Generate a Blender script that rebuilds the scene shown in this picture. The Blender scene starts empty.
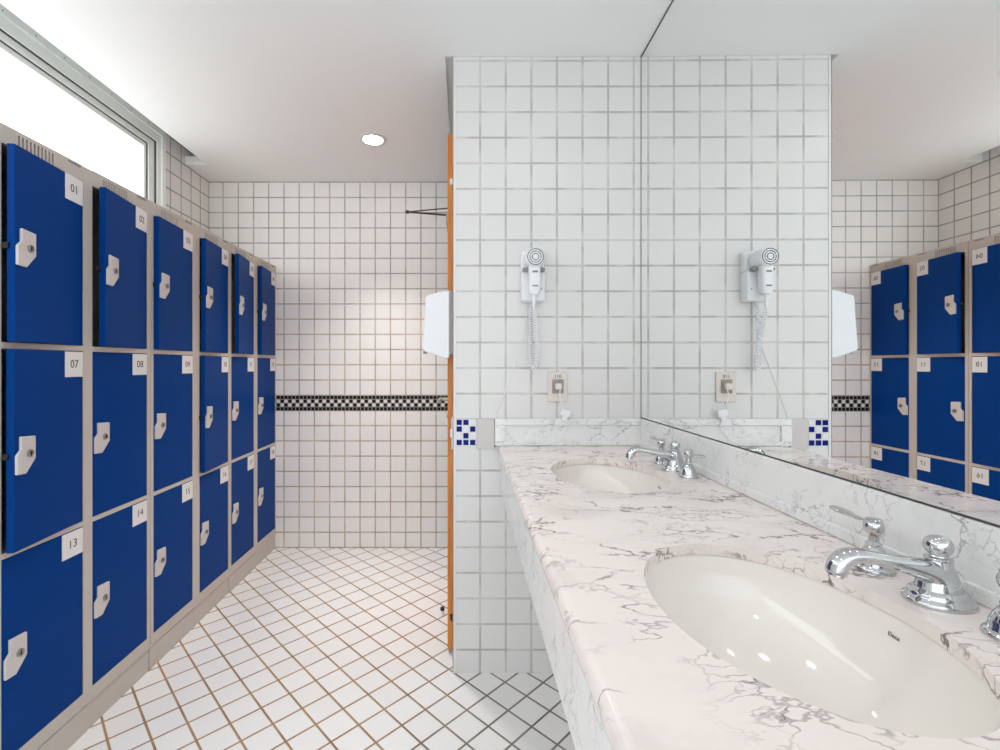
import bpy, bmesh, math, random
from mathutils import Vector, Matrix
random.seed(4)
S = bpy.context.scene
COL = S.collection
PI = math.pi

# ------------------------------------------------------------------ mesh builder
class MB:
    def __init__(self):
        self.v = []; self.f = []; self.m = []; self.s = []
    def add(self, vs, fs, mat=0, smooth=False, M=None):
        b = len(self.v)
        for p in vs:
            p = Vector(p)
            self.v.append(M @ p if M is not None else p)
        for f in fs:
            self.f.append([b + i for i in f]); self.m.append(mat); self.s.append(smooth)
    def box(self, x0, x1, y0, y1, z0, z1, mat=0, M=None):
        vs = [(x0,y0,z0),(x1,y0,z0),(x1,y1,z0),(x0,y1,z0),(x0,y0,z1),(x1,y0,z1),(x1,y1,z1),(x0,y1,z1)]
        fs = [(0,3,2,1),(4,5,6,7),(0,1,5,4),(1,2,6,5),(2,3,7,6),(3,0,4,7)]
        self.add(vs, fs, mat, False, M)
    def prism(self, poly, d0, d1, axes='YZX', mat=0, M=None, smooth=False):
        # poly in the two first axes, extruded along the third
        ix = {'X':0,'Y':1,'Z':2}
        a, b, c = (ix[q] for q in axes)
        n = len(poly); vs = []
        for d in (d0, d1):
            for p in poly:
                q = [0,0,0]; q[a] = p[0]; q[b] = p[1]; q[c] = d; vs.append(q)
        fs = [list(range(n))[::-1], [n+i for i in range(n)]]
        fs += [(i, (i+1) % n, n+(i+1) % n, n+i) for i in range(n)]
        self.add(vs, fs, mat, smooth, M)
    def lathe(self, prof, M=None, n=32, mat=0, sx=1.0, sy=1.0, cap=True):
        # prof: (radius, height) along local z
        vs = []; fs = []
        for r, z in prof:
            for i in range(n):
                a = 2*PI*i/n
                vs.append((r*sx*math.cos(a), r*sy*math.sin(a), z))
        for k in range(len(prof)-1):
            for i in range(n):
                j = (i+1) % n
                fs.append((k*n+i, k*n+j, (k+1)*n+j, (k+1)*n+i))
        if cap:
            fs.append(list(range(n))[::-1]); fs.append([(len(prof)-1)*n+i for i in range(n)])
        self.add(vs, fs, mat, True, M)
    def tube(self, path, r, n=10, mat=0, M=None, flat=1.0, up=None):
        P = [Vector(p) for p in path]
        R = r if isinstance(r, (list, tuple)) else [r]*len(P)
        vs = []; fs = []
        prev = None
        for i, p in enumerate(P):
            t = (P[min(i+1, len(P)-1)] - P[max(i-1, 0)]).normalized()
            if prev is None:
                ref = Vector(up) if up else (Vector((0,0,1)) if abs(t.z) < .9 else Vector((1,0,0)))
                a = t.cross(ref).normalized()
            else:
                a = (prev - t*prev.dot(t)).normalized()
            prev = a
            b = a.cross(t)
            for k in range(n):
                w = 2*PI*k/n
                vs.append(p + a*(R[i]*math.cos(w)) + b*(R[i]*flat*math.sin(w)))
        for i in range(len(P)-1):
            for k in range(n):
                j = (k+1) % n
                fs.append((i*n+k, i*n+j, (i+1)*n+j, (i+1)*n+k))
        fs.append(list(range(n))[::-1]); fs.append([(len(P)-1)*n+k for k in range(n)])
        self.add(vs, fs, mat, True, M)
    def sphere(self, c, r, n=24, mat=0, sc=(1,1,1)):
        prof = [(max(1e-5, r*math.sin(PI*k/16)), -r*math.cos(PI*k/16)) for k in range(17)]
        M = Matrix.Translation(c) @ Matrix.Diagonal((sc[0], sc[1], sc[2], 1))
        self.lathe(prof, M, n, mat)
    def text(self, s, size, M, mat=0, depth=0.0004):
        cu = bpy.data.curves.new('t', 'FONT'); cu.body = s; cu.size = size
        cu.align_x = 'CENTER'; cu.align_y = 'CENTER'; cu.extrude = depth; cu.resolution_u = 4
        o = bpy.data.objects.new('t', cu); COL.objects.link(o)
        me = bpy.data.meshes.new_from_object(o.evaluated_get(bpy.context.evaluated_depsgraph_get()))
        self.add([v.co.copy() for v in me.vertices], [list(p.vertices) for p in me.polygons], mat, False, M)
        bpy.data.objects.remove(o); bpy.data.curves.remove(cu); bpy.data.meshes.remove(me)
    def build(self, name, mats, parent=None, loc=(0,0,0), rz=0, world=True, bevel=0, segs=2, angle=35):
        # world=True: vertices are in world space, moved so that they sit right under the parent chain
        me = bpy.data.meshes.new(name)
        off = Vector((0,0,0))
        if world:
            off = Vector(loc)
            q = parent
            while q is not None:
                off += Vector(q.location); q = q.parent
        me.from_pydata([v - off for v in self.v], [], self.f)
        if not isinstance(mats, (list, tuple)): mats = [mats]
        for m in mats: me.materials.append(m)
        for i, p in enumerate(me.polygons):
            p.material_index = self.m[i]; p.use_smooth = self.s[i]
        me.update()
        bm = bmesh.new(); bm.from_mesh(me)
        bmesh.ops.recalc_face_normals(bm, faces=bm.faces)
        bm.to_mesh(me); bm.free()
        if any(self.s): me.set_sharp_from_angle(angle=math.radians(angle))
        o = bpy.data.objects.new(name, me); COL.objects.link(o)
        o.location = loc; o.rotation_euler = (0,0,rz)
        if parent is not None: o.parent = parent
        if bevel:
            b = o.modifiers.new('bevel', 'BEVEL'); b.width = bevel; b.segments = segs
            b.limit_method = 'ANGLE'; b.angle_limit = math.radians(40)
        return o

def tag(o, label=None, cat=None, group=None, kind=None):
    if label: o['label'] = label
    if cat: o['category'] = cat
    if group: o['group'] = group
    if kind: o['kind'] = kind
    return o
def thing(name, loc, label, cat, group=None, kind=None):
    o = bpy.data.objects.new(name, None); COL.objects.link(o)
    o.location = loc; o.empty_display_size = .05
    return tag(o, label, cat, group, kind)

# ------------------------------------------------------------------ materials
def srgb(r, g, b):
    f = lambda c: (c/255/12.92) if c/255 <= .04045 else ((c/255+.055)/1.055)**2.4
    return (f(r), f(g), f(b), 1)
def new_mat(name):
    m = bpy.data.materials.new(name); m.use_nodes = True
    nt = m.node_tree
    return m, nt, nt.nodes['Principled BSDF']
def simple(name, col, rough=.5, metal=0, spec=.5, coat=0, emit=None, noise=0):
    m, nt, b = new_mat(name)
    b.inputs['Base Color'].default_value = col
    b.inputs['Roughness'].default_value = rough
    b.inputs['Metallic'].default_value = metal
    b.inputs['Specular IOR Level'].default_value = spec
    b.inputs['Coat Weight'].default_value = coat
    if emit:
        b.inputs['Emission Color'].default_value = emit[0]
        b.inputs['Emission Strength'].default_value = emit[1]
    if noise:
        n = nt.nodes.new('ShaderNodeTexNoise'); n.inputs['Scale'].default_value = 6
        tc = nt.nodes.new('ShaderNodeTexCoord')
        nt.links.new(tc.outputs['Object'], n.inputs['Vector'])
        mx = nt.nodes.new('ShaderNodeMix'); mx.data_type = 'RGBA'
        mx.inputs['A'].default_value = col
        mx.inputs['B'].default_value = tuple(c*(1-noise) for c in col[:3]) + (1,)
        nt.links.new(n.outputs['Fac'], mx.inputs['Factor'])
        nt.links.new(mx.outputs['Result'], b.inputs['Base Color'])
    return m

class NG:
    """small node helper"""
    def __init__(self, nt): self.nt = nt
    def n(self, t, **kw):
        nd = self.nt.nodes.new(t)
        for k, v in kw.items(): setattr(nd, k, v)
        return nd
    def put(self, sock, v):
        if isinstance(v, bpy.types.NodeSocket): self.nt.links.new(v, sock)
        else: sock.default_value = v
    def math(self, op, a, b=0.0, c=None):
        nd = self.n('ShaderNodeMath', operation=op)
        self.put(nd.inputs[0], a); self.put(nd.inputs[1], b)
        if c is not None: self.put(nd.inputs[2], c)
        return nd.outputs[0]
    def maprange(self, v, a, b, c=0.0, d=1.0, smooth=True):
        nd = self.n('ShaderNodeMapRange'); nd.interpolation_type = 'SMOOTHSTEP' if smooth else 'LINEAR'
        self.put(nd.inputs[0], v)
        for i, x in enumerate((a, b, c, d)): self.put(nd.inputs[i+1], x)
        return nd.outputs[0]
    def mix(self, f, a, b):
        nd = self.n('ShaderNodeMix', data_type='RGBA')
        self.put(nd.inputs['Factor'], f); self.put(nd.inputs['A'], a); self.put(nd.inputs['B'], b)
        return nd.outputs['Result']
    def noise(self, vec, scale, detail=3, rough=.5, dist=0):
        nd = self.n('ShaderNodeTexNoise')
        self.put(nd.inputs['Vector'], vec); nd.inputs['Scale'].default_value = scale
        nd.inputs['Detail'].default_value = detail; nd.inputs['Roughness'].default_value = rough
        nd.inputs['Distortion'].default_value = dist
        return nd.outputs['Fac']

def tile_mat(name, axes, pitch, u0, v0, grout, tile, gcol, gcol2=None, rot=0, rough=.12, gspan=None, var=.03, bump=.6):
    m, nt, b = new_mat(name); g = NG(nt)
    tc = g.n('ShaderNodeTexCoord'); vec = tc.outputs['Object']
    sp = g.n('ShaderNodeSeparateXYZ'); nt.links.new(vec, sp.inputs[0])
    A, B = sp.outputs[axes[0]], sp.outputs[axes[1]]
    A = g.math('SUBTRACT', A, u0); B = g.math('SUBTRACT', B, v0)
    if rot:
        c, s = math.cos(rot), math.sin(rot)
        u = g.math('ADD', g.math('MULTIPLY', A, c), g.math('MULTIPLY', B, s))
        v = g.math('SUBTRACT', g.math('MULTIPLY', B, c), g.math('MULTIPLY', A, s))
    else: u, v = A, B
    u = g.math('DIVIDE', u, pitch); v = g.math('DIVIDE', v, pitch)
    fu = g.math('SUBTRACT', u, g.math('FLOOR', u)); fv = g.math('SUBTRACT', v, g.math('FLOOR', v))
    du = g.math('MINIMUM', fu, g.math('SUBTRACT', 1.0, fu)); dv = g.math('MINIMUM', fv, g.math('SUBTRACT', 1.0, fv))
    d = g.math('MULTIPLY', g.math('SMOOTH_MIN', du, dv, .02), pitch)
    mask = g.maprange(d, grout/2-.0006, grout/2+.0012)
    cell = g.n('ShaderNodeCombineXYZ'); nt.links.new(g.math('FLOOR', u), cell.inputs[0]); nt.links.new(g.math('FLOOR', v), cell.inputs[1])
    wn = g.n('ShaderNodeTexWhiteNoise'); nt.links.new(cell.outputs[0], wn.inputs['Vector'])
    dark = tuple(c*(1-var) for c in tile[:3]) + (1,)
    tcol = g.mix(wn.outputs['Value'], dark, tile)
    gn = g.noise(vec, 9, 3)
    ga = g.mix(g.maprange(gn, .35, .65), gcol, tuple(c*.72 for c in gcol[:3]) + (1,))
    if gcol2:
        gb = g.mix(g.maprange(gn, .35, .65), gcol2, tuple(c*.7 for c in gcol2[:3]) + (1,))
        ga = g.mix(g.maprange(g.math('ADD', sp.outputs[gspan[0]], g.math('MULTIPLY', g.math('SUBTRACT', g.noise(vec, 2.5), .5), .5)), gspan[1], gspan[2]), ga, gb)  # grout colour runs from gcol to gcol2 along one axis
    nt.links.new(g.mix(mask, ga, tcol), b.inputs['Base Color'])
    nt.links.new(g.maprange(mask, 0, 1, .85, rough), b.inputs['Roughness'])
    h = g.math('ADD', g.maprange(d, grout/2-.001, grout/2+.003), g.math('MULTIPLY', g.noise(vec, 14, 1), .12))
    bp = g.n('ShaderNodeBump'); bp.inputs['Strength'].default_value = bump; bp.inputs['Distance'].default_value = .0012
    nt.links.new(h, bp.inputs['Height']); nt.links.new(bp.outputs[0], b.inputs['Normal'])
    return m

def mosaic_mat(name, pitch, u0, v0):
    m, nt, b = new_mat(name); g = NG(nt)
    tc = g.n('ShaderNodeTexCoord'); sp = g.n('ShaderNodeSeparateXYZ'); nt.links.new(tc.outputs['Object'], sp.inputs[0])
    u = g.math('DIVIDE', g.math('SUBTRACT', sp.outputs['X'], u0), pitch)
    v = g.math('DIVIDE', g.math('SUBTRACT', sp.outputs['Z'], v0), pitch)
    iu, iv = g.math('FLOOR', u), g.math('FLOOR', v)
    fu, fv = g.math('SUBTRACT', u, iu), g.math('SUBTRACT', v, iv)
    d = g.math('MINIMUM', g.math('MINIMUM', fu, g.math('SUBTRACT', 1.0, fu)), g.math('MINIMUM', fv, g.math('SUBTRACT', 1.0, fv)))
    mask = g.maprange(d, .06, .12)
    par = g.math('FLOORED_MODULO', g.math('ADD', iu, iv), 2.0)
    outer = g.math('GREATER_THAN', g.math('ABSOLUTE', g.math('SUBTRACT', iv, 1.5)), 1.0)
    black = g.math('MAXIMUM', g.math('GREATER_THAN', par, .5), outer)
    sq = g.mix(black, srgb(225, 222, 218), srgb(14, 14, 16))
    nt.links.new(g.mix(mask, srgb(150, 146, 142), sq), b.inputs['Base Color'])
    b.inputs['Roughness'].default_value = .4; b.inputs['Specular IOR Level'].default_value = .2
    return m

def marble_mat(name, base, vein, scale=1.0, amount=1.0, rough=.12, rotz=.6):
    m, nt, b = new_mat(name); g = NG(nt)
    tc = g.n('ShaderNodeTexCoord')
    mp = g.n('ShaderNodeMapping'); mp.inputs['Rotation'].default_value = (.3, .2, rotz)
    mp.inputs['Scale'].default_value = (1.0*scale, 1.9*scale, 1.5*scale)
    nt.links.new(tc.outputs['Object'], mp.inputs[0]); vec = mp.outputs[0]
    wob = g.n('ShaderNodeTexNoise'); wob.inputs['Scale'].default_value = 3.2; wob.inputs['Detail'].default_value = 5
    wob.inputs['Roughness'].default_value = .62
    nt.links.new(vec, wob.inputs['Vector'])
    va = g.n('ShaderNodeVectorMath', operation='MULTIPLY_ADD')
    nt.links.new(wob.outputs['Color'], va.inputs[0]); va.inputs[1].default_value = (.4, .4, .4); nt.links.new(vec, va.inputs[2])
    w = va.outputs[0]
    def ridge(s, width, det=3):
        n = g.noise(w, s, det, .5)
        return g.maprange(g.math('ABSOLUTE', g.math('SUBTRACT', n, .5)), 0.0, width, 1.0, 0.0)
    vo = g.n('ShaderNodeTexVoronoi', feature='DISTANCE_TO_EDGE'); vo.inputs['Scale'].default_value = 4.6
    nt.links.new(w, vo.inputs['Vector'])
    vo2 = g.n('ShaderNodeTexVoronoi', feature='DISTANCE_TO_EDGE'); vo2.inputs['Scale'].default_value = 11
    nt.links.new(w, vo2.inputs['Vector'])
    m3 = g.maprange(g.noise(vec, 3.4, 2), .47, .60)
    m4 = g.maprange(g.noise(vec, 5.1, 2), .50, .64)
    m1 = g.maprange(g.noise(vec, 2.6, 2), .44, .62)
    m2 = g.maprange(g.noise(vec, 4.3, 2), .46, .66)
    r1 = g.math('MULTIPLY', g.maprange(vo.outputs['Distance'], .0, .035, .85, 0.0), m3)
    r2 = g.math('MULTIPLY', g.maprange(vo2.outputs['Distance'], .0, .06, .55, 0.0), m4)
    r3 = g.math('MULTIPLY', g.math('MULTIPLY', ridge(5.0, .012, 2), m1), .45)
    cloud = g.math('MULTIPLY', g.maprange(g.noise(w, 3.0, 5), .45, .75), .18)
    tot = g.math('MULTIPLY', g.math('MINIMUM', g.math('ADD', g.math('MAXIMUM', r1, r2), g.math('ADD', r3, cloud)), 1.0), amount)
    nt.links.new(g.mix(tot, base, vein), b.inputs['Base Color'])
    b.inputs['Roughness'].default_value = rough
    return m

def wood_mat(name, c1, c2):
    m, nt, b = new_mat(name); g = NG(nt)
    tc = g.n('ShaderNodeTexCoord'); mp = g.n('ShaderNodeMapping'); mp.inputs['Scale'].default_value = (40, 40, 2.5)
    nt.links.new(tc.outputs['Object'], mp.inputs[0])
    n = g.noise(mp.outputs[0], 1.4, 5, .6)
    nt.links.new(g.mix(g.maprange(n, .3, .7), c1, c2), b.inputs['Base Color'])
    b.inputs['Roughness'].default_value = .4
    return m

WT = srgb(226, 225, 223)
M_part = tile_mat('white_glazed_tile_partition', 'XZ', .1, .063, .091, .0075, WT, srgb(212, 208, 204), rough=.3, bump=.3)
M_back = tile_mat('white_glazed_tile_far', 'XZ', .1, -1.583, .004, .0075, srgb(243, 241, 238), srgb(208, 190, 172), srgb(196, 195, 194), gspan=('Z', 1.35, 1.8), rough=.38)
M_left = tile_mat('white_glazed_tile_left', 'YZ', .1, 3.06, .004, .0075, srgb(238, 237, 235), srgb(180, 179, 178), rough=.38)
M_floor = tile_mat('white_floor_tile', 'XY', .102, .0098, 1.625, .0068, srgb(238, 237, 235), srgb(172, 138, 102), srgb(136, 128, 120), rot=math.radians(44.2), rough=.22, gspan=('X', -.35, .12), var=.05, bump=.45)
M_ceil = simple('matt_white_ceiling_paint', srgb(247, 248, 247), .8, spec=.2, noise=.02)
M_plaster = simple('white_plaster', srgb(235, 235, 234), .75, spec=.2)
M_mosaic = mosaic_mat('black_white_mosaic', .0251, -1.583, .9025)
M_white_met = simple('white_enamel_aluminium', srgb(246, 252, 249), .4)
M_trim = simple('white_corner_trim', srgb(228, 228, 226), .35)
M_dark_gap = simple('dark_gap_trim', srgb(70, 74, 72), .7)  # dark strips for the gap lines of window frame and mirror edges
M_glass = simple('frosted_daylit_glass', srgb(240, 245, 250), .4, emit=((.93, .97, 1.0, 1), 1.4))
M_marble = marble_mat('white_marble', srgb(238, 228, 223), srgb(128, 118, 116), 1.3, 1.15, .1, rotz=.3)
M_marble2 = marble_mat('white_marble_upright', srgb(236, 236, 235), srgb(140, 140, 142), 1.9, .7, .14, rotz=1.1)
M_blue = simple('blue_locker_enamel', srgb(0, 59, 132), .38, spec=.06)
M_grey = simple('grey_locker_enamel', srgb(196, 190, 183), .42)
M_plate = simple('pale_grey_plastic', srgb(208, 203, 201), .45)
M_white_lab = simple('white_plastic_label', srgb(232, 232, 232), .4)
M_ink = simple('dark_grey_ink', srgb(70, 74, 80), .6)
M_inkmark = simple('grey_print', srgb(96, 98, 98), .6)
M_black = simple('black_plastic', srgb(20, 20, 22), .45)
M_chrome = simple('polished_chrome', (.60, .61, .62, 1), .05, metal=1)
M_steel = simple('brushed_steel', (.4, .4, .4, 1), .3, metal=1)
M_mirror = simple('mirror_silver', (.93, .945, .94, 1), .0, metal=1)
M_ceramic = simple('white_glazed_ceramic', srgb(240, 235, 229), .06, coat=.4)
M_plastic = simple('white_plastic', srgb(236, 238, 240), .3)
M_plastic_w = simple('warm_white_plastic', srgb(228, 222, 214), .4)
M_beige = simple('beige_plastic', srgb(226, 217, 209), .45)
M_outgrey = simple('grey_plastic', srgb(158, 150, 144), .5)
M_greyclip = simple('grey_rubber_clip', srgb(138, 140, 138), .5)
M_wood = wood_mat('orange_stained_wood', srgb(226, 142, 48), srgb(200, 112, 26))
M_bluetile = simple('cobalt_glass_mosaic', srgb(12, 26, 122), .3, spec=.15)
M_whitetile = simple('white_glass_mosaic', srgb(230, 230, 230), .2)
M_lamp = simple('lit_downlight_lens', (1, 1, 1, 1), .4, emit=((1, .99, .972, 1), 30))

# ------------------------------------------------------------------ setting
CEIL = 2.408; CAP = 2.62
LX, RX = -1.675, .698          # left wall face, right wall face
BY, PY = 3.062, 1.82           # far wall face, partition face
RY = -1.3                     # rear end behind the camera, no wall: left open for sky fill light
b = MB(); b.box(LX-.2, RX+.3, RY-.2, BY+.2, -.1, 0)
tag(b.build('floor', M_floor), kind='structure')
b = MB()
b.box(LX-.0, RX+.3, BY, BY+.12, 0, CAP)
wall_far = tag(b.build('wall_far', M_back), kind='structure')
b = MB(); b.box(LX, RX+.2, BY-.002, BY+.02, .9035, 1.0015)
b.build('mosaic_band', M_mosaic, wall_far)
# left wall around the window opening
WY0, WY1, WZ0, WZ1 = -1.0, 2.60, 1.72, 2.512
b = MB()
b.box(LX-.14, LX, RY, WY0, 0, CAP); b.box(LX-.14, LX, WY1, BY+.12, 0, CAP)
b.box(LX-.14, LX, WY0, WY1, 0, WZ0); b.box(LX-.14, LX, WY0, WY1, WZ1, CAP)
tag(b.build('wall_left', M_left), kind='structure')
b = MB(); b.box(RX, RX+.12, RY, BY, 0, CAP)
tag(b.build('wall_right', M_plaster), kind='structure')
PX0 = -.040
b = MB(); b.box(PX0, RX, PY, PY+.12, 0, CEIL-.001)
part = tag(b.build('wall_partition', M_part), kind='structure')
b = MB()
b.box(PX0-.004, PX0+.0085, PY-.003, PY, 0, CEIL-.002); b.box(PX0-.004, PX0, PY-.003, PY+.02, 0, CEIL-.002)
tag(b.build('trim_1', M_trim, bevel=.0012), kind='structure')
# blue and white mosaic inset in the partition
b = MB()
mx0, mz1, mp = -.0318, .9925, .0262
b.box(mx0, mx0+3*mp, PY-.0015, PY+.004, mz1-4*mp-.001, mz1, 1)
rows = ['110', '101', '010', '111']
for r, row in enumerate(rows):
    for c, ch in enumerate(row):
        x = mx0 + c*mp; z = mz1 - (r+1)*mp
        b.box(x+.0030, x+mp-.0030, PY-.0035, PY, z+.0030, z+mp-.0030, 0 if ch == '1' else 2)
b.build('mosaic_inset', [M_bluetile, M_whitetile, M_whitetile], part)

# ceiling with the recess along the window and the slot beside the partition
b = MB()
T = CEIL+.05
SX = -.074
b.box(-1.545, SX, RY, BY, CEIL, T)
b.box(LX, -1.545, 2.80, BY, CEIL, T)
b.box(SX, RX, RY, PY, CEIL, T)
b.box(SX, RX, 2.75, BY, CEIL, T)
b.box(PX0, RX, PY, 2.75, CEIL, T)
b.box(SX-.02, PX0+.02, PY-.02, 2.80, T+.0005, T+.03)
b.box(LX-.14, RX+.12, RY-.12, BY+.12, CAP, CAP+.08)
tag(b.build('ceiling', M_ceil), kind='structure')

# window
win = thing('window_1', (LX, (WY0+WY1)/2, WZ0), None, None, kind='structure')
def ring(bb, y0, y1, z0, z1, t0, t1, x0, x1, mat=0):
    # frame of outer size y0..y1,z0..z1, jamb width t0 (sides, bottom), head t1
    bb.box(x0, x1, y0, y0+t0, z0, z1, mat); bb.box(x0, x1, y1-t0, y1, z0, z1, mat)
    bb.box(x0, x1, y0+t0, y1-t0, z0, z0+t0, mat); bb.box(x0, x1, y0+t0, y1-t0, z1-t1, z1, mat)
b = MB()
ring(b, WY0, WY1, WZ0, WZ1, .028, .045, LX-.06, LX+.012)
ring(b, WY0+.028, WY1-.028, WZ0+.028, WZ1-.045, .030, .045, LX-.07, LX+.002)
ring(b, WY0+.058, WY1-.058, WZ0+.058, WZ1-.090, .003, .003, LX-.07, LX-.004, 1)
ring(b, WY0+.061, WY1-.061, WZ0+.061, WZ1-.093, .045, .028, LX-.08, LX-.012)
ring(b, WY0+.106, WY1-.106, WZ0+.106, WZ1-.121, .002, .003, LX-.08, LX-.018, 1)
ring(b, WY0+.108, WY1-.108, WZ0+.108, WZ1-.124, .018, .022, LX-.085, LX-.024)
b.build('window_frame', [M_white_met, M_dark_gap], win)
b = MB(); b.box(LX-.07, LX-.062, WY0+.12, WY1-.12, WZ0+.12, WZ1-.14)
b.build('window_pane', M_glass, win)
b = MB()
for k in range(14):
    y = .9 + k*.13
    b.lathe([(.0028, 0), (.0028, .0015)], Matrix.Translation((LX+.012, y, WZ1-.03)) @ Matrix.Rotation(PI/2, 4, 'Y'), 8)
b.build('screw_row', M_steel, win)

# ------------------------------------------------------------------ lockers
F = -1.235; BK = -1.668
COLS = [(1.245, 1.51), (1.55, 1.815), (1.855, 2.12), (2.178, 2.44), (2.475, 2.738), (2.788, 3.047)]
EDGE = [1.225, 1.835, 2.4575, 3.0585]
ROWS = [(.137, .680), (.698, 1.246), (1.266, 1.797)]
TOP = 1.850
AJAR = {1: 6.8, 2: 8.5, 3: 4.2, 4: 5.6, 5: 8.2, 6: 5.4, 7: 6.4, 10: 5.0}
PLATE = [(.013,.110),(.062,.106),(.062,.040),(.030,.002),(.000,.004),(.000,.058),(.013,.072)]
def locker_unit(k):
    y0, y1 = EDGE[k], EDGE[k+1]
    (c0a, c0b), (c1a, c1b) = COLS[2*k], COLS[2*k+1]
    nums = [[1+2*k+c+6*r for c in (0, 1)] for r in (0, 1, 2)]
    side = ['nearest, under the window', 'middle of the three', 'against the tiled end wall'][k]
    t = thing('locker_cabinet', ((F+BK)/2, (y0+y1)/2, 0),
              'grey locker with blue doors %02d and %02d on top, %s' % (nums[0][0], nums[0][1], side), 'locker', 'blue door locker cabinets')
    g = .0012; e0 = y0+g; e1 = y1-g
    b = MB()
    b.box(BK, F, e0, c0a-.0013, .09, TOP); b.box(BK, F, c1b+.0013, e1, .09, TOP)      # side panels
    ym = (c0b+c1a)/2
    b.box(BK, F, c0b+.0013, c1a-.0013, .092, TOP-.002)                                  # middle post and divider
    b.box(BK, BK+.012, c0a-.0013, c1b+.0013, .092, TOP-.002)                            # back
    b.box(BK+.012, F-.02, c0a-.0013, c1b+.0013, TOP-.014, TOP)                          # top
    for c in (0, 1):
        a0, a1 = COLS[2*k+c]
        lo, hi = a0-.0012, a1+.0012
        b.box(BK+.012, F, lo, hi, .0915, .1355)
        b.box(BK+.012, F, lo, hi, .6815, .6965); b.box(BK+.012, F, lo, hi, 1.2475, 1.2645)
        # pierced top rail
        z0, z1, s0, s1 = 1.7985, TOP, 1.806, 1.839
        b.box(F-.02, F, lo, hi, z0, s0); b.box(F-.02, F, lo, hi, s1, z1)
        ys = [lo]; st = a0 + .046
        for q in range(10):
            ys += [st+q*.0118, st+q*.0118+.0052]
        ys.append(hi)
        for q in range(0, len(ys), 2):
            b.box(F-.02, F, ys[q], ys[q+1], s0, s1)
    # rivets on the posts
    for z in (.35, .62, 1.05, 1.62):
        b.lathe([(.003, 0), (.002, .0012)], Matrix.Translation((F, e1-.009, z)) @ Matrix.Rotation(PI/2, 4, 'Y'), 8)
    b.build('body', M_grey, t)
    b = MB()
    b.box(BK+.02, F-.003, e0, ym-.0005, 0, .0868); b.box(BK+.02, F-.0055, ym+.0005, e1, 0, .0868)
    b.build('plinth', M_grey, t, bevel=.001)
    # maker's marks (too small to read) at the right end of each rail
    for c in (0, 1):
        a1 = COLS[2*k+c][1]
        b = MB(); y = a1 - .055
        for q in range(9):
            w = random.choice((.003, .004, .005)); b.box(F, F+.0006, y, y+w*.8, 1.838, 1.838+random.choice((.005, .0065)), 0); y += w+.0016
        b.build('maker_mark', M_inkmark, t)
    for r in (0, 1, 2):
        z0, z1 = ROWS[2-r]; H = z1 - z0
        for c in (0, 1):
            num = nums[r][c]; a0, a1 = COLS[2*k+c]
            w = a1 - a0 - .002
            b = MB(); b.box(-.020, 0, -w, 0, 0, H)
            d = b.build('door', M_blue, t, loc=Vector((F+.0005, a1-.001, z0)) - Vector(t.location), rz=math.radians(AJAR.get(num, 0)), world=False, bevel=.0025)
            if num in AJAR: d['label'] = 'blue door %02d standing ajar' % num
            else: d['label'] = 'closed blue door %02d' % num
            # number plate with its figures
            b = MB(); pw = .077
            b.box(0, .0016, -.0015-pw, -.0015, H-.0015-.079, H-.0015, 0)
            Mt = Matrix(((0,0,1,.0018),(1,0,0,-.0015-pw/2),(0,1,0,H-.0015-.0395),(0,0,0,1)))
            b.text('%02d' % num, .036, Mt, 1, .0003)
            b.build('number_plate', [M_white_lab, M_ink], d, world=False)
            b = MB(); u0 = -w+.0015; v0 = (.203, .205, .216)[r]
            b.prism([(u0+u, v0+v*.96) for u, v in PLATE], 0, .008, 'YZX')
            hp = b.build('handle_plate', M_plate, d, world=False, bevel=.0022)
            b = MB(); MM = Matrix.Translation((.008, u0+.040, v0+.056)) @ Matrix.Rotation(PI/2, 4, 'Y')
            b.lathe([(.0105, -.002), (.0105, .003), (.0085, .0042), (.007, .0036)], MM, 20)
            b.box(.0115, .0125, u0+.0388, u0+.0412, v0+.050, v0+.062, 1)
            b.build('lock_cylinder', [M_steel, M_black], d, world=False)
            if num in AJAR:
                b = MB(); b.box(-.026, -.012, -w-.006, -w+.02, v0+.046, v0+.062)
                b.build('latch', M_black, d, world=False, bevel=.001)
    return t
for k in range(3): locker_unit(k)

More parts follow.
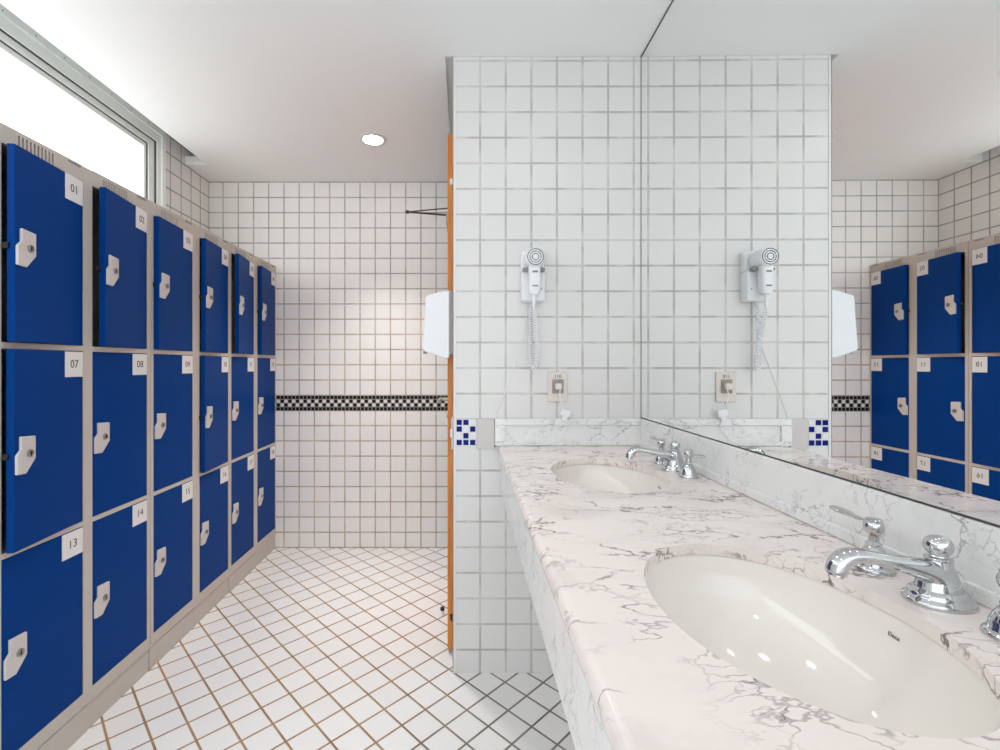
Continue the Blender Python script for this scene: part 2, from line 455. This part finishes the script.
# ------------------------------------------------------------------ vanity counter
CH = .890; CT = .019; NT = .030; CX0 = .128; CX1 = .690
CY0 = -.7
SINKS = [(.411, .603), (.415, 1.350)]
SA, SB = .158, .213
def counter_top():
    bm = bmesh.new()
    xa = CX0+.013
    def loop(pts):
        vs = [bm.verts.new((x, y, CH)) for x, y in pts]
        for i in range(len(vs)): bm.edges.new((vs[i], vs[(i+1) % len(vs)]))
    loop([(xa, CY0), (CX1, CY0), (CX1, PY-.001), (xa, PY-.001)])
    n = 72
    for cx, cy in SINKS:
        loop([(cx+SA*math.cos(2*PI*i/n), cy+SB*math.sin(2*PI*i/n)) for i in range(n)])
    bmesh.ops.triangle_fill(bm, use_beauty=True, use_dissolve=False, edges=bm.edges[:])
    inside = [f for f in bm.faces if any(((f.calc_center_median().x-cx)/SA)**2 + ((f.calc_center_median().y-cy)/SB)**2 < .98 for cx, cy in SINKS)]
    bmesh.ops.delete(bm, geom=inside, context='FACES_ONLY')
    bm.verts.index_update()
    b = MB()
    top = [v.co.copy() for v in bm.verts]; N = len(top)
    faces = [[v.index for v in f.verts] for f in bm.faces]
    b.add(top + [p - Vector((0,0,CT)) for p in top],
          faces + [[N+i for i in f[::-1]] for f in faces])
    edges = [(e.verts[0].index, e.verts[1].index) for e in bm.edges if len(e.link_faces) == 1]
    # walls of the sink cut-outs get a softened upper arris
    b.add(top + [p - Vector((0,0,CT)) for p in top], [(i, j, N+j, N+i) for i, j in edges], 0, True)
    bm.free()
    # rounded nosing along the front
    prof = []
    for k in range(13):
        a = PI/2 + PI*k/12
        prof.append((xa + .013*math.cos(a)*1.0, CH-NT/2 + (NT/2)*math.sin(a)))
    vs = []; fs = []
    for y in (CY0, PY-.001):
        vs += [(x, y, z) for x, z in prof]
    for k in range(12): fs.append((k, k+1, 13+k+1, 13+k))
    b.add(vs, fs, 0, True)
    b.box(xa, xa+.02, CY0, PY-.001, CH-NT, CH-CT)
    return b
ct = thing('vanity_counter', ((CX0+CX1)/2, .56, .70), 'white grey-veined marble vanity counter holding two oval sinks under the mirror', 'counter')
counter_top().build('countertop', M_marble, ct, angle=30)
b = MB(); b.box(CX0+.014, CX0+.034, CY0, PY-.002, .712, CH-NT-.0002)
b.box(CX0+.0115, CX0+.014, CY0, PY-.002, CH-NT-.012, CH-NT-.0002)
b.build('apron', M_marble2, ct, bevel=.001)
BS = .996
b = MB()
b.box(CX1-.010, RX-.0005, CY0, PY-.021, CH+.0005, BS)                       # along the mirror wall
b.box(CX1-.017, CX1-.010, CY0, PY-.021, CH+.0005, CH+.023)
b.build('backsplash', M_marble2, ct, bevel=.0025)
b = MB()
bx0, bx1 = .120, RX-.0105
b.box(bx0, bx1, PY-.012, PY-.0005, CH+.0005, BS-.001)
b.box(bx0, bx1, PY-.020, PY-.012, BS-.026, BS-.001)                          # raised frame round the panel
b.box(bx0, bx1, PY-.020, PY-.012, CH+.0005, CH+.017)
b.box(bx0, bx0+.040, PY-.020, PY-.012, CH+.017, BS-.026)
b.box(bx1-.012, bx1, PY-.020, PY-.012, CH+.017, BS-.026)
b.build('backsplash', M_marble2, ct, bevel=.0022)

def sink(i):
    cx, cy = SINKS[i]
    zt = CH - CT - .0006
    lab = ['large oval white undermount sink nearest the camera', 'smaller-looking oval white undermount sink by the tiled partition'][i]
    t = thing('sink_basin', (cx, cy, zt-.16), lab, 'sink', 'oval undermount sinks')
    pts = [(1.14, 0), (1.03, 0), (1.022, -.001), (1.016, -.004)]
    for k in range(1, 37):
        a = PI/2*k/36*.985
        pts.append((1.014*math.cos(a)**.80, -.004-.142*math.sin(a)**1.05))
    b = MB()
    n = 72
    vs = []; fs = []
    for s, z in pts:
        for q in range(n):
            a = 2*PI*q/n; vs.append((cx+SA*s*math.cos(a), cy+SB*s*math.sin(a), zt+z))
    for k in range(len(pts)-1):
        for q in range(n):
            j = (q+1) % n; fs.append((k*n+q, k*n+j, (k+1)*n+j, (k+1)*n+q))
    b.add(vs, fs, 0, True)
    o = b.build('bowl', M_ceramic, t, angle=60)
    sm = o.modifiers.new('thick', 'SOLIDIFY'); sm.thickness = .009; sm.offset = -1
    me = o.data
    # normals must look up/inward so that the shell grows outward
    if me.polygons[len(me.polygons)//2].normal.z < 0: me.flip_normals()
    b = MB(); Mc = Matrix.Translation((cx, cy, zt-.151))
    b.lathe([(.030, 0), (.030, .003), (.024, .0045), (.021, .003), (.002, .002)], Mc, 28)
    b.build('drain', M_chrome, t)
    # printed mark on the rear inner wall
    s, z = .999, -.026
    a = math.radians([3.4, 3.4][i])
    P = Vector((cx+SA*s*math.cos(a), cy+SB*s*math.sin(a), zt+z))
    U = Vector((-SA*math.sin(a), SB*math.cos(a), 0)).normalized() * -1
    D = (Vector((cx+SA*.985*math.cos(a), cy+SB*.985*math.sin(a), zt-.045)) - Vector((cx+SA*1.01*math.cos(a), cy+SB*1.01*math.sin(a), zt-.018))).normalized()
    V = -D; N = U.cross(V).normalized()
    Mt = Matrix(((U.x,V.x,N.x,P.x),(U.y,V.y,N.y,P.y),(U.z,V.z,N.z,P.z),(0,0,0,1)))
    Mt = Matrix.Translation(N*.0012) @ Mt
    b = MB(); b.text('Deca', .0075, Mt, 0, .0003)
    b.build('printed_mark', M_inkmark, t)
for i in (0, 1): sink(i)

# faucets: a spout between two lever handles
def faucet(i, X, Y):
    lab = ['chrome faucet with two lever handles beside the nearest sink', 'chrome faucet with two lever handles beside the far sink'][i]
    t = thing('faucet', (X, Y, CH), lab, 'faucet', 'chrome sink faucets')
    z0 = CH + .0004
    T0 = Matrix.Translation((X, Y, z0))
    b = MB()
    b.lathe([(.0400,0),(.0405,.003),(.0392,.0060),(.0352,.0085),(.0338,.0105),(.0338,.0125),(.0325,.0150),(.0295,.0170),(.0280,.0185)], T0, 48, sx=1.0, sy=.80)
    b.build('base_flange', M_chrome, t)
    # the spout: rings of (reach, height, half thickness, half width)
    ctrl = [(-.001,.014,.0275,.0215),(.000,.022,.0255,.0200),(.003,.0305,.0225,.0182),(.011,.0380,.0178,.0166),(.025,.0435,.0142,.0152),(.045,.0485,.0112,.0138),(.068,.0535,.0090,.0130),(.090,.0580,.0084,.0128),(.108,.0605,.0092,.0130),(.121,.0590,.0108,.0134),(.130,.0520,.0118,.0134),(.1345,.0435,.0118,.0130),(.1360,.0375,.0114,.0128)]
    rings = []
    for k in range(len(ctrl)-1):
        p0 = ctrl[max(k-1,0)]; p1 = ctrl[k]; p2 = ctrl[k+1]; p3 = ctrl[min(k+2, len(ctrl)-1)]
        for q in range(5):
            u = q/5
            rings.append([.5*((2*p1[j])+(-p0[j]+p2[j])*u+(2*p0[j]-5*p1[j]+4*p2[j]-p3[j])*u*u+(-p0[j]+3*p1[j]-3*p2[j]+p3[j])*u**3) for j in range(4)])
    rings.append(list(ctrl[-1]))
    cen = [Vector((X-r[0], Y, z0+r[1])) for r in rings]
    b = MB(); n = 28; vs = []; fs = []
    for k, r in enumerate(rings):
        tg = (cen[min(k+1, len(cen)-1)] - cen[max(k-1, 0)]).normalized()
        # the foot stays level, then the rings turn with the path
        wgt = min(1, max(0, (k-2)/14)); tg = (Vector((0,0,1))*(1-wgt) + tg*wgt).normalized()
        sd = Vector((0,1,0)); nm = sd.cross(tg)
        for i_ in range(n):
            a = 2*PI*i_/n; vs.append(cen[k] + nm*(r[2]*math.cos(a)) + sd*(r[3]*math.sin(a)))
    for k in range(len(rings)-1):
        for i_ in range(n):
            j_ = (i_+1) % n; fs.append((k*n+i_, k*n+j_, (k+1)*n+j_, (k+1)*n+i_))
    fs.append(list(range(n))[::-1]); fs.append([(len(rings)-1)*n+i_ for i_ in range(n)])
    b.add(vs, fs, 0, True)
    b.lathe([(.0275,.013),(.0262,.020),(.0232,.031),(.0190,.042),(.0155,.051),(.0138,.056),(.0134,.057)], T0, 36, sx=1, sy=.80)
    b.build('spout', M_chrome, t, angle=50)
    b = MB()
    e = cen[-1]; Ma = Matrix.Translation(e) @ Matrix.Rotation(math.radians(15), 4, 'Y') @ Matrix.Scale(-1, 4, (0,0,1))
    b.lathe([(.0098,-.004),(.0098,.0035),(.0085,.0042),(.0080,.0010)], Ma, 24, sx=.85, sy=1.15)
    b.build('aerator', M_chrome, t)
    b = MB()
    b.lathe([(.0120,.0545),(.0145,.0560),(.0148,.0575),(.0132,.0590),(.0095,.0600),(.0088,.0615),(.0108,.0630),(.0135,.0660),(.0150,.0705),(.0152,.0740),(.0144,.0785),(.0122,.0825),(.0084,.0853),(.0040,.0867),(.0006,.0870)], T0, 36)
    b.build('knob', M_chrome, t)
    for sgn, gap in ((1, .097), (-1, .084)):
        hy = Y + sgn*gap
        Th = Matrix.Translation((X, hy, z0))
        b = MB()
        b.lathe([(.0255,0),(.0258,.0030),(.0247,.0055),(.0212,.0080),(.0204,.0105),(.0190,.0180),(.0155,.0265),(.0115,.0330),(.0095,.0355),(.0106,.0375),(.0106,.0395),(.0090,.0410),(.0070,.0430),(.0066,.0530)], Th, 36)
        h = b.build('handle', M_chrome, t)
        b = MB()
        b.lathe([(.0068,.0520),(.0082,.0535),(.0114,.0570),(.0131,.0620),(.0132,.0665),(.0120,.0710),(.0106,.0730),(.0112,.0745),(.0110,.0762),(.0092,.0774),(.0025,.0780)], Th, 32)
        pl = [Vector((X, hy+sgn*d, z0+.0675+d*.05)) for d in (.012,.020,.030,.042,.055,.066,.075,.081,.083)]
        b.tube(pl, [.0056,.0052,.0062,.0080,.0098,.0102,.0088,.0055,.0020], 18, flat=.42, up=(0,0,1))
        b.build('lever', M_chrome, h)
faucet(0, .628, .617)
faucet(1, .628, 1.387)

# ------------------------------------------------------------------ mirror
DEL = math.radians(.45)
mt = thing('wall_mirror', (RX-.0006, PY-.001, BS+.001), 'large frameless wall mirror above the marble counter reaching the ceiling', 'mirror')
mt.rotation_euler = (0, 0, 0)
b = MB()
L = 2.5
def mirror_box(bb, d0, d1, z0, z1, mat=0):
    # thin sheet hung so that its near end stands a little off the wall
    off = lambda y: (PY-y)*math.tan(DEL)
    ya, yb = PY-L, PY-.0015
    vs = []
    for z in (z0, z1):
        for y, d in ((ya, d0), (yb, d0), (yb, d1), (ya, d1)):
            vs.append((RX-.003-d-off(y), y, z))
    bb.add(vs, [(0,1,2,3),(4,7,6,5),(0,4,5,1),(1,5,6,2),(2,6,7,3),(3,7,4,0)], mat)
mirror_box(b, 0, .004, BS+.003, CEIL-.006)
b.build('mirror_glass', M_mirror, mt)
b = MB()
mirror_box(b, -.001, .0055, CEIL-.006, CEIL-.001)
b.build('top_channel', M_dark_gap, mt)
b = MB()
mirror_box(b, -.001, .0055, BS+.0006, BS+.003)
b.build('bottom_channel', M_dark_gap, mt)
b = MB(); b.box(RX-.0088, RX-.0030, PY-.0022, PY-.0004, BS+.003, CEIL-.006)
b.build('side_joint', M_greyclip, mt)

# ------------------------------------------------------------------ hair dryer and holder
hx, hz = .262, 1.60
t = thing('dryer_holder', (.264, PY, 1.446), 'white wall holder box behind the hair dryer on the tiled partition', 'holder')
b = MB()
b.box(.219, .309, 1.768, PY-.0005, 1.446, 1.560); b.box(.219, .309, 1.790, PY-.0005, 1.560, 1.640)
b.build('holder_body', M_plastic, t, bevel=.006, segs=3)
b = MB()
b.box(.221, .2385, 1.742, 1.7682, 1.555, 1.568); b.build('grey_clip', M_greyclip, t, bevel=.003)
b = MB(); b.box(.2855, .303, 1.742, 1.7682, 1.555, 1.568); b.build('grey_clip', M_greyclip, t, bevel=.003)
b = MB(); b.box(.2925, .2955, 1.7672, 1.7682, 1.489, 1.4935); b.build('indicator', M_black, t)

t = thing('hair_dryer', (hx, 1.735, 1.47), 'white hair dryer with round grille and coiled cord in its wall holder', 'hair dryer')
My = Matrix.Translation((hx, 1.788, hz)) @ Matrix.Rotation(PI/2, 4, 'X')    # local z -> -y
b = MB()
b.lathe([(.030,0),(.0365,.010),(.0385,.035),(.0375,.060),(.0355,.074),(.0325,.080),(.0312,.0805)], My, 40)
b.build('barrel', M_plastic, t)
b = MB()
b.lathe([(.0312,.0802),(.0305,.0812),(.001,.0814)], My, 40, 0)
for R in (.0120, .0205):
    for q in range(4):
        a0 = PI/2*q + PI/4*(1 if R != .0205 else 1.6) + .07; a1 = a0 + PI/2 - .14
        pts = [(hx+R*math.cos(a0+(a1-a0)*s/8), 1.788-.0815, hz+R*math.sin(a0+(a1-a0)*s/8)) for s in range(9)]
        b.tube(pts, .0015, 6, 1)
pts = [(hx+.0290*math.cos(2*PI*s/40), 1.788-.0813, hz+.0290*math.sin(2*PI*s/40)) for s in range(41)]
b.tube(pts, .0015, 6, 1)
b.build('grille', [M_plastic, M_black], t)
b = MB()
def rrect(w, d, r, n=5):
    out = []
    for cx_, cy_, a0 in ((w/2-r, d/2-r, 0), (-w/2+r, d/2-r, PI/2), (-w/2+r, -d/2+r, PI), (w/2-r, -d/2+r, 3*PI/2)):
        for k in range(n+1):
            a = a0+PI/2*k/n; out.append((cx_+r*math.cos(a), cy_+r*math.sin(a)))
    return out
def loft(bb, secs, mat=0):
    vs = []; n = None
    for (x, y, z, w, d, r) in secs:
        p = rrect(w, d, r); n = len(p)
        vs += [(x+a, y+c, z) for a, c in p]
    fs = [list(range(n))[::-1], [(len(secs)-1)*n+i for i in range(n)]]
    for k in range(len(secs)-1):
        for i in range(n):
            j = (i+1) % n; fs.append((k*n+i, k*n+j, (k+1)*n+j, (k+1)*n+i))
    bb.add(vs, fs, mat, True)
loft(b, [(hx,1.738,1.590,.046,.044,.012),(hx,1.736,1.560,.043,.042,.012),(hx,1.735,1.500,.043,.040,.012),(hx,1.735,1.474,.041,.038,.012),(hx,1.735,1.466,.034,.032,.012),(hx,1.735,1.463,.024,.022,.008)])
b.build('handle', M_plastic, t)
b = MB()
y = hx-.010
for q in range(5):
    b.box(y, y+.0032, 1.7144, 1.7152, 1.4925, 1.4975); y += .0042
b.build('maker_mark', M_inkmark, t)
b = MB(); b.box(hx-.010, hx+.010, 1.7133, 1.7152, 1.544, 1.551)
b.build('switch', M_greyclip, t, bevel=.0008)
b = MB()
b.lathe([(.0055,1.422-1.466),(.0072,1.440-1.466),(.008,0.0)], Matrix.Translation((hx-.002,1.735,1.466)), 14)
b.build('strain_relief', M_plastic, t)
# coiled cord: down from the handle, round and up to the holder
axis = []
A = [(.260,1.735,1.424),(.268,1.740,1.36),(.2765,1.755,1.27),(.275,1.77,1.212),(.265,1.78,1.188),(.2545,1.785,1.212),(.252,1.79,1.29),(.255,1.793,1.37),(.258,1.795,1.42),(.26,1.795,1.447)]
for k in range(len(A)-1):
    p0,p1,p2,p3 = [Vector(A[max(0,min(len(A)-1,j))]) for j in (k-1,k,k+1,k+2)]
    for q in range(24):
        u = q/24
        axis.append(.5*((2*p1)+(p2-p0)*u+(2*p0-5*p1+4*p2-p3)*u*u+(3*p1-p0-3*p2+p3)*u**3))
axis.append(Vector(A[-1]))
# arc-length resample -> helix
ds = [0]
for i in range(1, len(axis)): ds.append(ds[-1]+(axis[i]-axis[i-1]).length)
Ltot = ds[-1]; turns = int(Ltot/.0088); N = turns*12
hel = []; j = 0; prev = Vector((0,1,0))
for i in range(N+1):
    s = Ltot*i/N
    while j < len(ds)-2 and ds[j+1] < s: j += 1
    u = (s-ds[j])/max(1e-9, ds[j+1]-ds[j]); p = axis[j].lerp(axis[j+1], u)
    tg = (axis[j+1]-axis[j]).normalized()
    a = (prev - tg*prev.dot(tg)).normalized(); prev = a; c = tg.cross(a)
    fade = min(1, s/.03, (Ltot-s)/.03)
    r = .0012 + .0064*fade
    w = 2*PI*turns*i/N
    hel.append(p + a*(r*math.cos(w)) + c*(r*math.sin(w)))
b.__init__(); b.tube(hel, .0022, 7)
b.build('coiled_cord', M_plastic, t)

# thin supply cord from the holder down to the blank plate
def spline(A, n=10):
    out = []
    for k in range(len(A)-1):
        p0,p1,p2,p3 = [Vector(A[max(0,min(len(A)-1,j))]) for j in (k-1,k,k+1,k+2)]
        for q in range(n):
            u = q/n
            out.append(.5*((2*p1)+(p2-p0)*u+(2*p0-5*p1+4*p2-p3)*u*u+(3*p1-p0-3*p2+p3)*u**3))
    out.append(Vector(A[-1])); return out
W = PY-.0035
def wall(px, py, y=W): return ((px-464)*y/466, y, 1.203+(365-py)*y/466)
b = MB(); b.tube(spline([wall(527,302), wall(526,318), wall(522,345), wall(514,367), wall(506,390), wall(499,408), wall(496,418.5)]), .0014, 6)
tag(b.build('supply_cord', M_plastic), 'thin white cord running down the tiles from dryer holder to blank plate', 'cord')
t = thing('blank_plate', (.082, PY, .875), 'blank pale grey cover plate on the partition beside the blue mosaic squares', 'cover plate')
b = MB(); b.box(.0495, .1185, PY-.009, PY-.0005, .877, .9925)
b.build('plate', M_plate, t, bevel=.002)
b = MB(); b.lathe([(.0035,0),(.003,.004)], Matrix.Translation((.1185, PY-.006, .886)) @ Matrix.Rotation(PI/2, 4, 'Y'), 10)
b.build('cable_gland', M_black, t)

# outlet
ox, oz = .3645, 1.119
t = thing('power_outlet', (ox, PY, oz-.06), 'beige power outlet plate with a grey socket below the hair dryer', 'outlet')
b = MB(); b.box(ox-.039, ox+.039, PY-.008, PY-.0005, oz-.060, oz+.058); b.build('cover_plate', M_beige, t, bevel=.003)
b = MB(); b.box(ox-.022, ox+.022, PY-.0115, PY-.008, oz-.026, oz+.028); b.build('socket', M_outgrey, t, bevel=.0015)
b = MB(); b.text('110', .019, Matrix(((1,0,0,ox),(0,0,-1,PY-.0084),(0,1,0,oz+.039),(0,0,0,1))), 0, .0003)
b.build('voltage_mark', M_ink, t)
t = thing('plug_cord', (ox, PY-.03, oz), 'white plug and cord hanging from the outlet over the marble backsplash', 'cord')
b = MB(); loft(b, [(ox,PY-.022,oz-.010,.022,.020,.005),(ox,PY-.022,oz-.007,.026,.022,.006),(ox,PY-.022,oz+.010,.026,.022,.006),(ox,PY-.022,oz+.013,.020,.018,.005)])
b.build('plug', M_plastic_w, t)
b = MB()
fy = PY-.0245
def fr(px, py): return wall(px, py, fy)
b.tube(spline([(ox+.006, PY-.026, oz-.009), wall(560, 397, PY-.03), wall(563.5, 408, PY-.03), wall(566, 417, PY-.028), fr(566.5, 424), fr(564, 431), fr(557, 439.5), fr(546, 444.2), fr(535, 445.2), fr(523.6, 444.2), fr(515, 440), fr(508.5, 434.5), fr(502, 431)]), .0019, 8)
b.build('cable', M_plastic, t)
b = MB()
P = Vector(wall(565.5, 413, PY-.03))
b.box(-.019, .019, -.0035, .0035, -.012, .012, 0, Matrix.Translation(P) @ Matrix.Rotation(math.radians(14), 4, 'Y'))
b.box(-.008, .012, -.003, .003, -.031, -.012, 0, Matrix.Translation(P) @ Matrix.Rotation(math.radians(14), 4, 'Y'))
b.build('cord_tag', M_plastic, t, bevel=.0015)

# ------------------------------------------------------------------ partition end: dispenser, switch, door
t = thing('soap_dispenser', (PX0, 1.88, 1.23), 'white plastic wall dispenser on the end of the tiled partition', 'dispenser')
yd = 1.845
q = lambda px, py: ((px-464)*yd/466, 1.203+(365-py)*yd/466)
b = MB()
b.prism([q(449.4,290.2), q(440,291.8), q(426.6,295.8), q(425.3,299), q(424.6,315), q(422,347), q(422.6,350), q(425,351.6), q(446.5,358.8), q(449.4,357.2)], 1.842, 1.934, 'XZY')
b.build('cover', M_plastic, t, bevel=.005, segs=3)
b = MB(); b.box((449.4-464)*yd/466, PX0-.0002, 1.846, 1.930, q(0,354.6)[1], q(0,290.6)[1])
b.build('back_plate', M_outgrey, t, bevel=.001)
b = MB(); b.box(-.164, -.150, 1.868, 1.908, q(0,353.5)[1], q(0,350.6)[1]); b.build('push_lever', M_outgrey, t, bevel=.001)

t = thing('light_switch', (PX0, 1.86, .868), 'white light switch plate on the partition end below the dispenser', 'switch')
b = MB(); b.box(PX0-.0095, PX0-.0042, 1.842, 1.915, .868, .990); b.build('plate', M_plastic, t, bevel=.0015)
b = MB(); b.box(PX0-.0155, PX0-.0095, 1.862, 1.895, .913, .943); b.build('rocker', M_plastic, t, bevel=.002)

dx0, dx1 = -.0685, -.0455
t = thing('door_1', (dx1, 1.945, 0), 'orange stained wooden door seen edge-on beside the tiled partition', 'door', kind='structure')
b = MB(); b.box(dx0, dx1, 1.945, 2.72, .018, 2.166); b.build('door_leaf', M_wood, t, bevel=.0015)
for z, m in ((1.966, M_trim), (.152, M_black)):
    b = MB(); b.lathe([(.0045,-.012),(.005,-.011),(.005,.011),(.0045,.012)], Matrix.Translation((dx1-.004, 1.9385, z)), 14)
    b.box(dx1-.012, dx1-.004, 1.9405, 1.945, z-.012, z+.012)
    b.build('hinge', m, t)
b = MB()
b.tube([(dx0, 2.65, 1.008), (-.118, 2.65, 1.008), (-.130, 2.648, 1.008), (-.135, 2.636, 1.008), (-.136, 2.56, 1.006), (-.132, 2.53, 1.006)], [.010,.010,.0105,.011,.0105,.0085], 14)
b.lathe([(.025,0),(.025,.004),(.022,.007)], Matrix.Translation((dx0, 2.65, 1.008)) @ Matrix.Rotation(-PI/2, 4, 'Y'), 24)
b.build('door_handle', M_steel, t)
b = MB()
b.lathe([(.024,0),(.024,.004),(.012,.010),(.012,.03)], Matrix.Translation((dx0, 2.65, .915)) @ Matrix.Rotation(-PI/2, 4, 'Y'), 20)
b.build('door_lock', M_steel, t)
b = MB(); b.box(dx0-.018, dx0, 2.22, 2.42, 1.885, 1.935); b.build('closer_body', M_steel, t, bevel=.003)
b = MB()
E = (-.304, 2.5, 2.024)
b.tube([(-.079, 2.315, 1.936), (-.080, 2.315, 1.946), (-.092, 2.325, 1.951), (-.2, 2.412, 1.988), E], [.006,.006,.0068,.0068,.0068], 8, flat=.5)
b.tube([E, (-.19, 2.55, 2.052), (-.072, 2.60, 2.079), (-.062, 2.602, 2.080)], [.0055,.0055,.0055,.0055], 8, flat=.6)
b.lathe([(.011,-.006),(.011,.006)], Matrix.Translation(E), 14)
b.build('closer_arm', M_black, t)
b = MB(); b.box(dx0-.006, dx0, 2.585, 2.62, 2.062, 2.1); b.build('arm_bracket', M_steel, t)

t = thing('door_stop', (-.104, 2.24, 0), 'small black and white door stop on the floor beside the door', 'door stop')
b = MB(); b.lathe([(.012,0),(.012,.004),(.007,.008),(.007,.024)], Matrix.Translation((-.104, 2.24, 0)), 16); b.build('post', M_plastic, t)
b = MB(); b.lathe([(.0095,.024),(.0105,.027),(.0105,.036),(.008,.039)], Matrix.Translation((-.104, 2.24, 0)), 16); b.build('rubber_cap', M_black, t)

# ------------------------------------------------------------------ downlights
def downlight(x, y, label, watts):
    t = thing('downlight', (x, y, CEIL), label, 'ceiling light', 'recessed ceiling downlights')
    Md = Matrix.Translation((x, y, CEIL))
    b = MB(); b.lathe([(.073,-.0004),(.0725,-.004),(.066,-.0062),(.054,-.0055),(.051,-.003),(.051,-.0006)], Md, 48)
    b.build('trim_ring', M_trim, t)
    b = MB(); b.lathe([(.0505,-.0040),(.0505,-.0030)], Md, 40)
    b.build('lens', M_lamp, t)
    ld = bpy.data.lights.new('lamp', 'SPOT'); ld.energy = watts; ld.color = (1, .99, .978)
    ld.spot_size = math.radians(92); ld.spot_blend = 1.0; ld.shadow_soft_size = .08
    lo = bpy.data.objects.new('lamp', ld); COL.objects.link(lo); lo.parent = t; lo.location = (0, 0, -.012)
downlight(-.486, 2.489, 'round lit downlight in the white ceiling near the far wall', 84)
downlight(-.486, 1.15, 'round lit downlight in the ceiling over the middle of the aisle', 22)
downlight(-.486, -.20, 'round lit downlight in the ceiling behind the camera', 14)
downlight(.36, .85, 'round lit downlight in the ceiling over the counter', 1.5)

# ------------------------------------------------------------------ world, camera, output
w = bpy.data.worlds.new('World'); S.world = w; w.use_nodes = True
w.node_tree.nodes['Background'].inputs[0].default_value = (.9, .95, 1, 1)
w.node_tree.nodes['Background'].inputs[1].default_value = 1.42

cam = bpy.data.cameras.new('camera'); co = bpy.data.objects.new('camera', cam); COL.objects.link(co)
co.location = (0, 0, 1.203); co.rotation_euler = (PI/2, 0, 0)
cam.sensor_width = 36; cam.lens = 36*466/1000
cam.shift_x = .036; cam.shift_y = -.010
cam.clip_start = .02
S.camera = co
S.view_settings.view_transform = 'Standard'; S.view_settings.look = 'None'
S.view_settings.gamma = 1; S.view_settings.use_curve_mapping = False
S.view_settings.exposure = 0.42
c = S.cycles
c.max_bounces = 14; c.diffuse_bounces = 8; c.glossy_bounces = 8
c.use_denoising = True
c.sample_clamp_indirect = 6
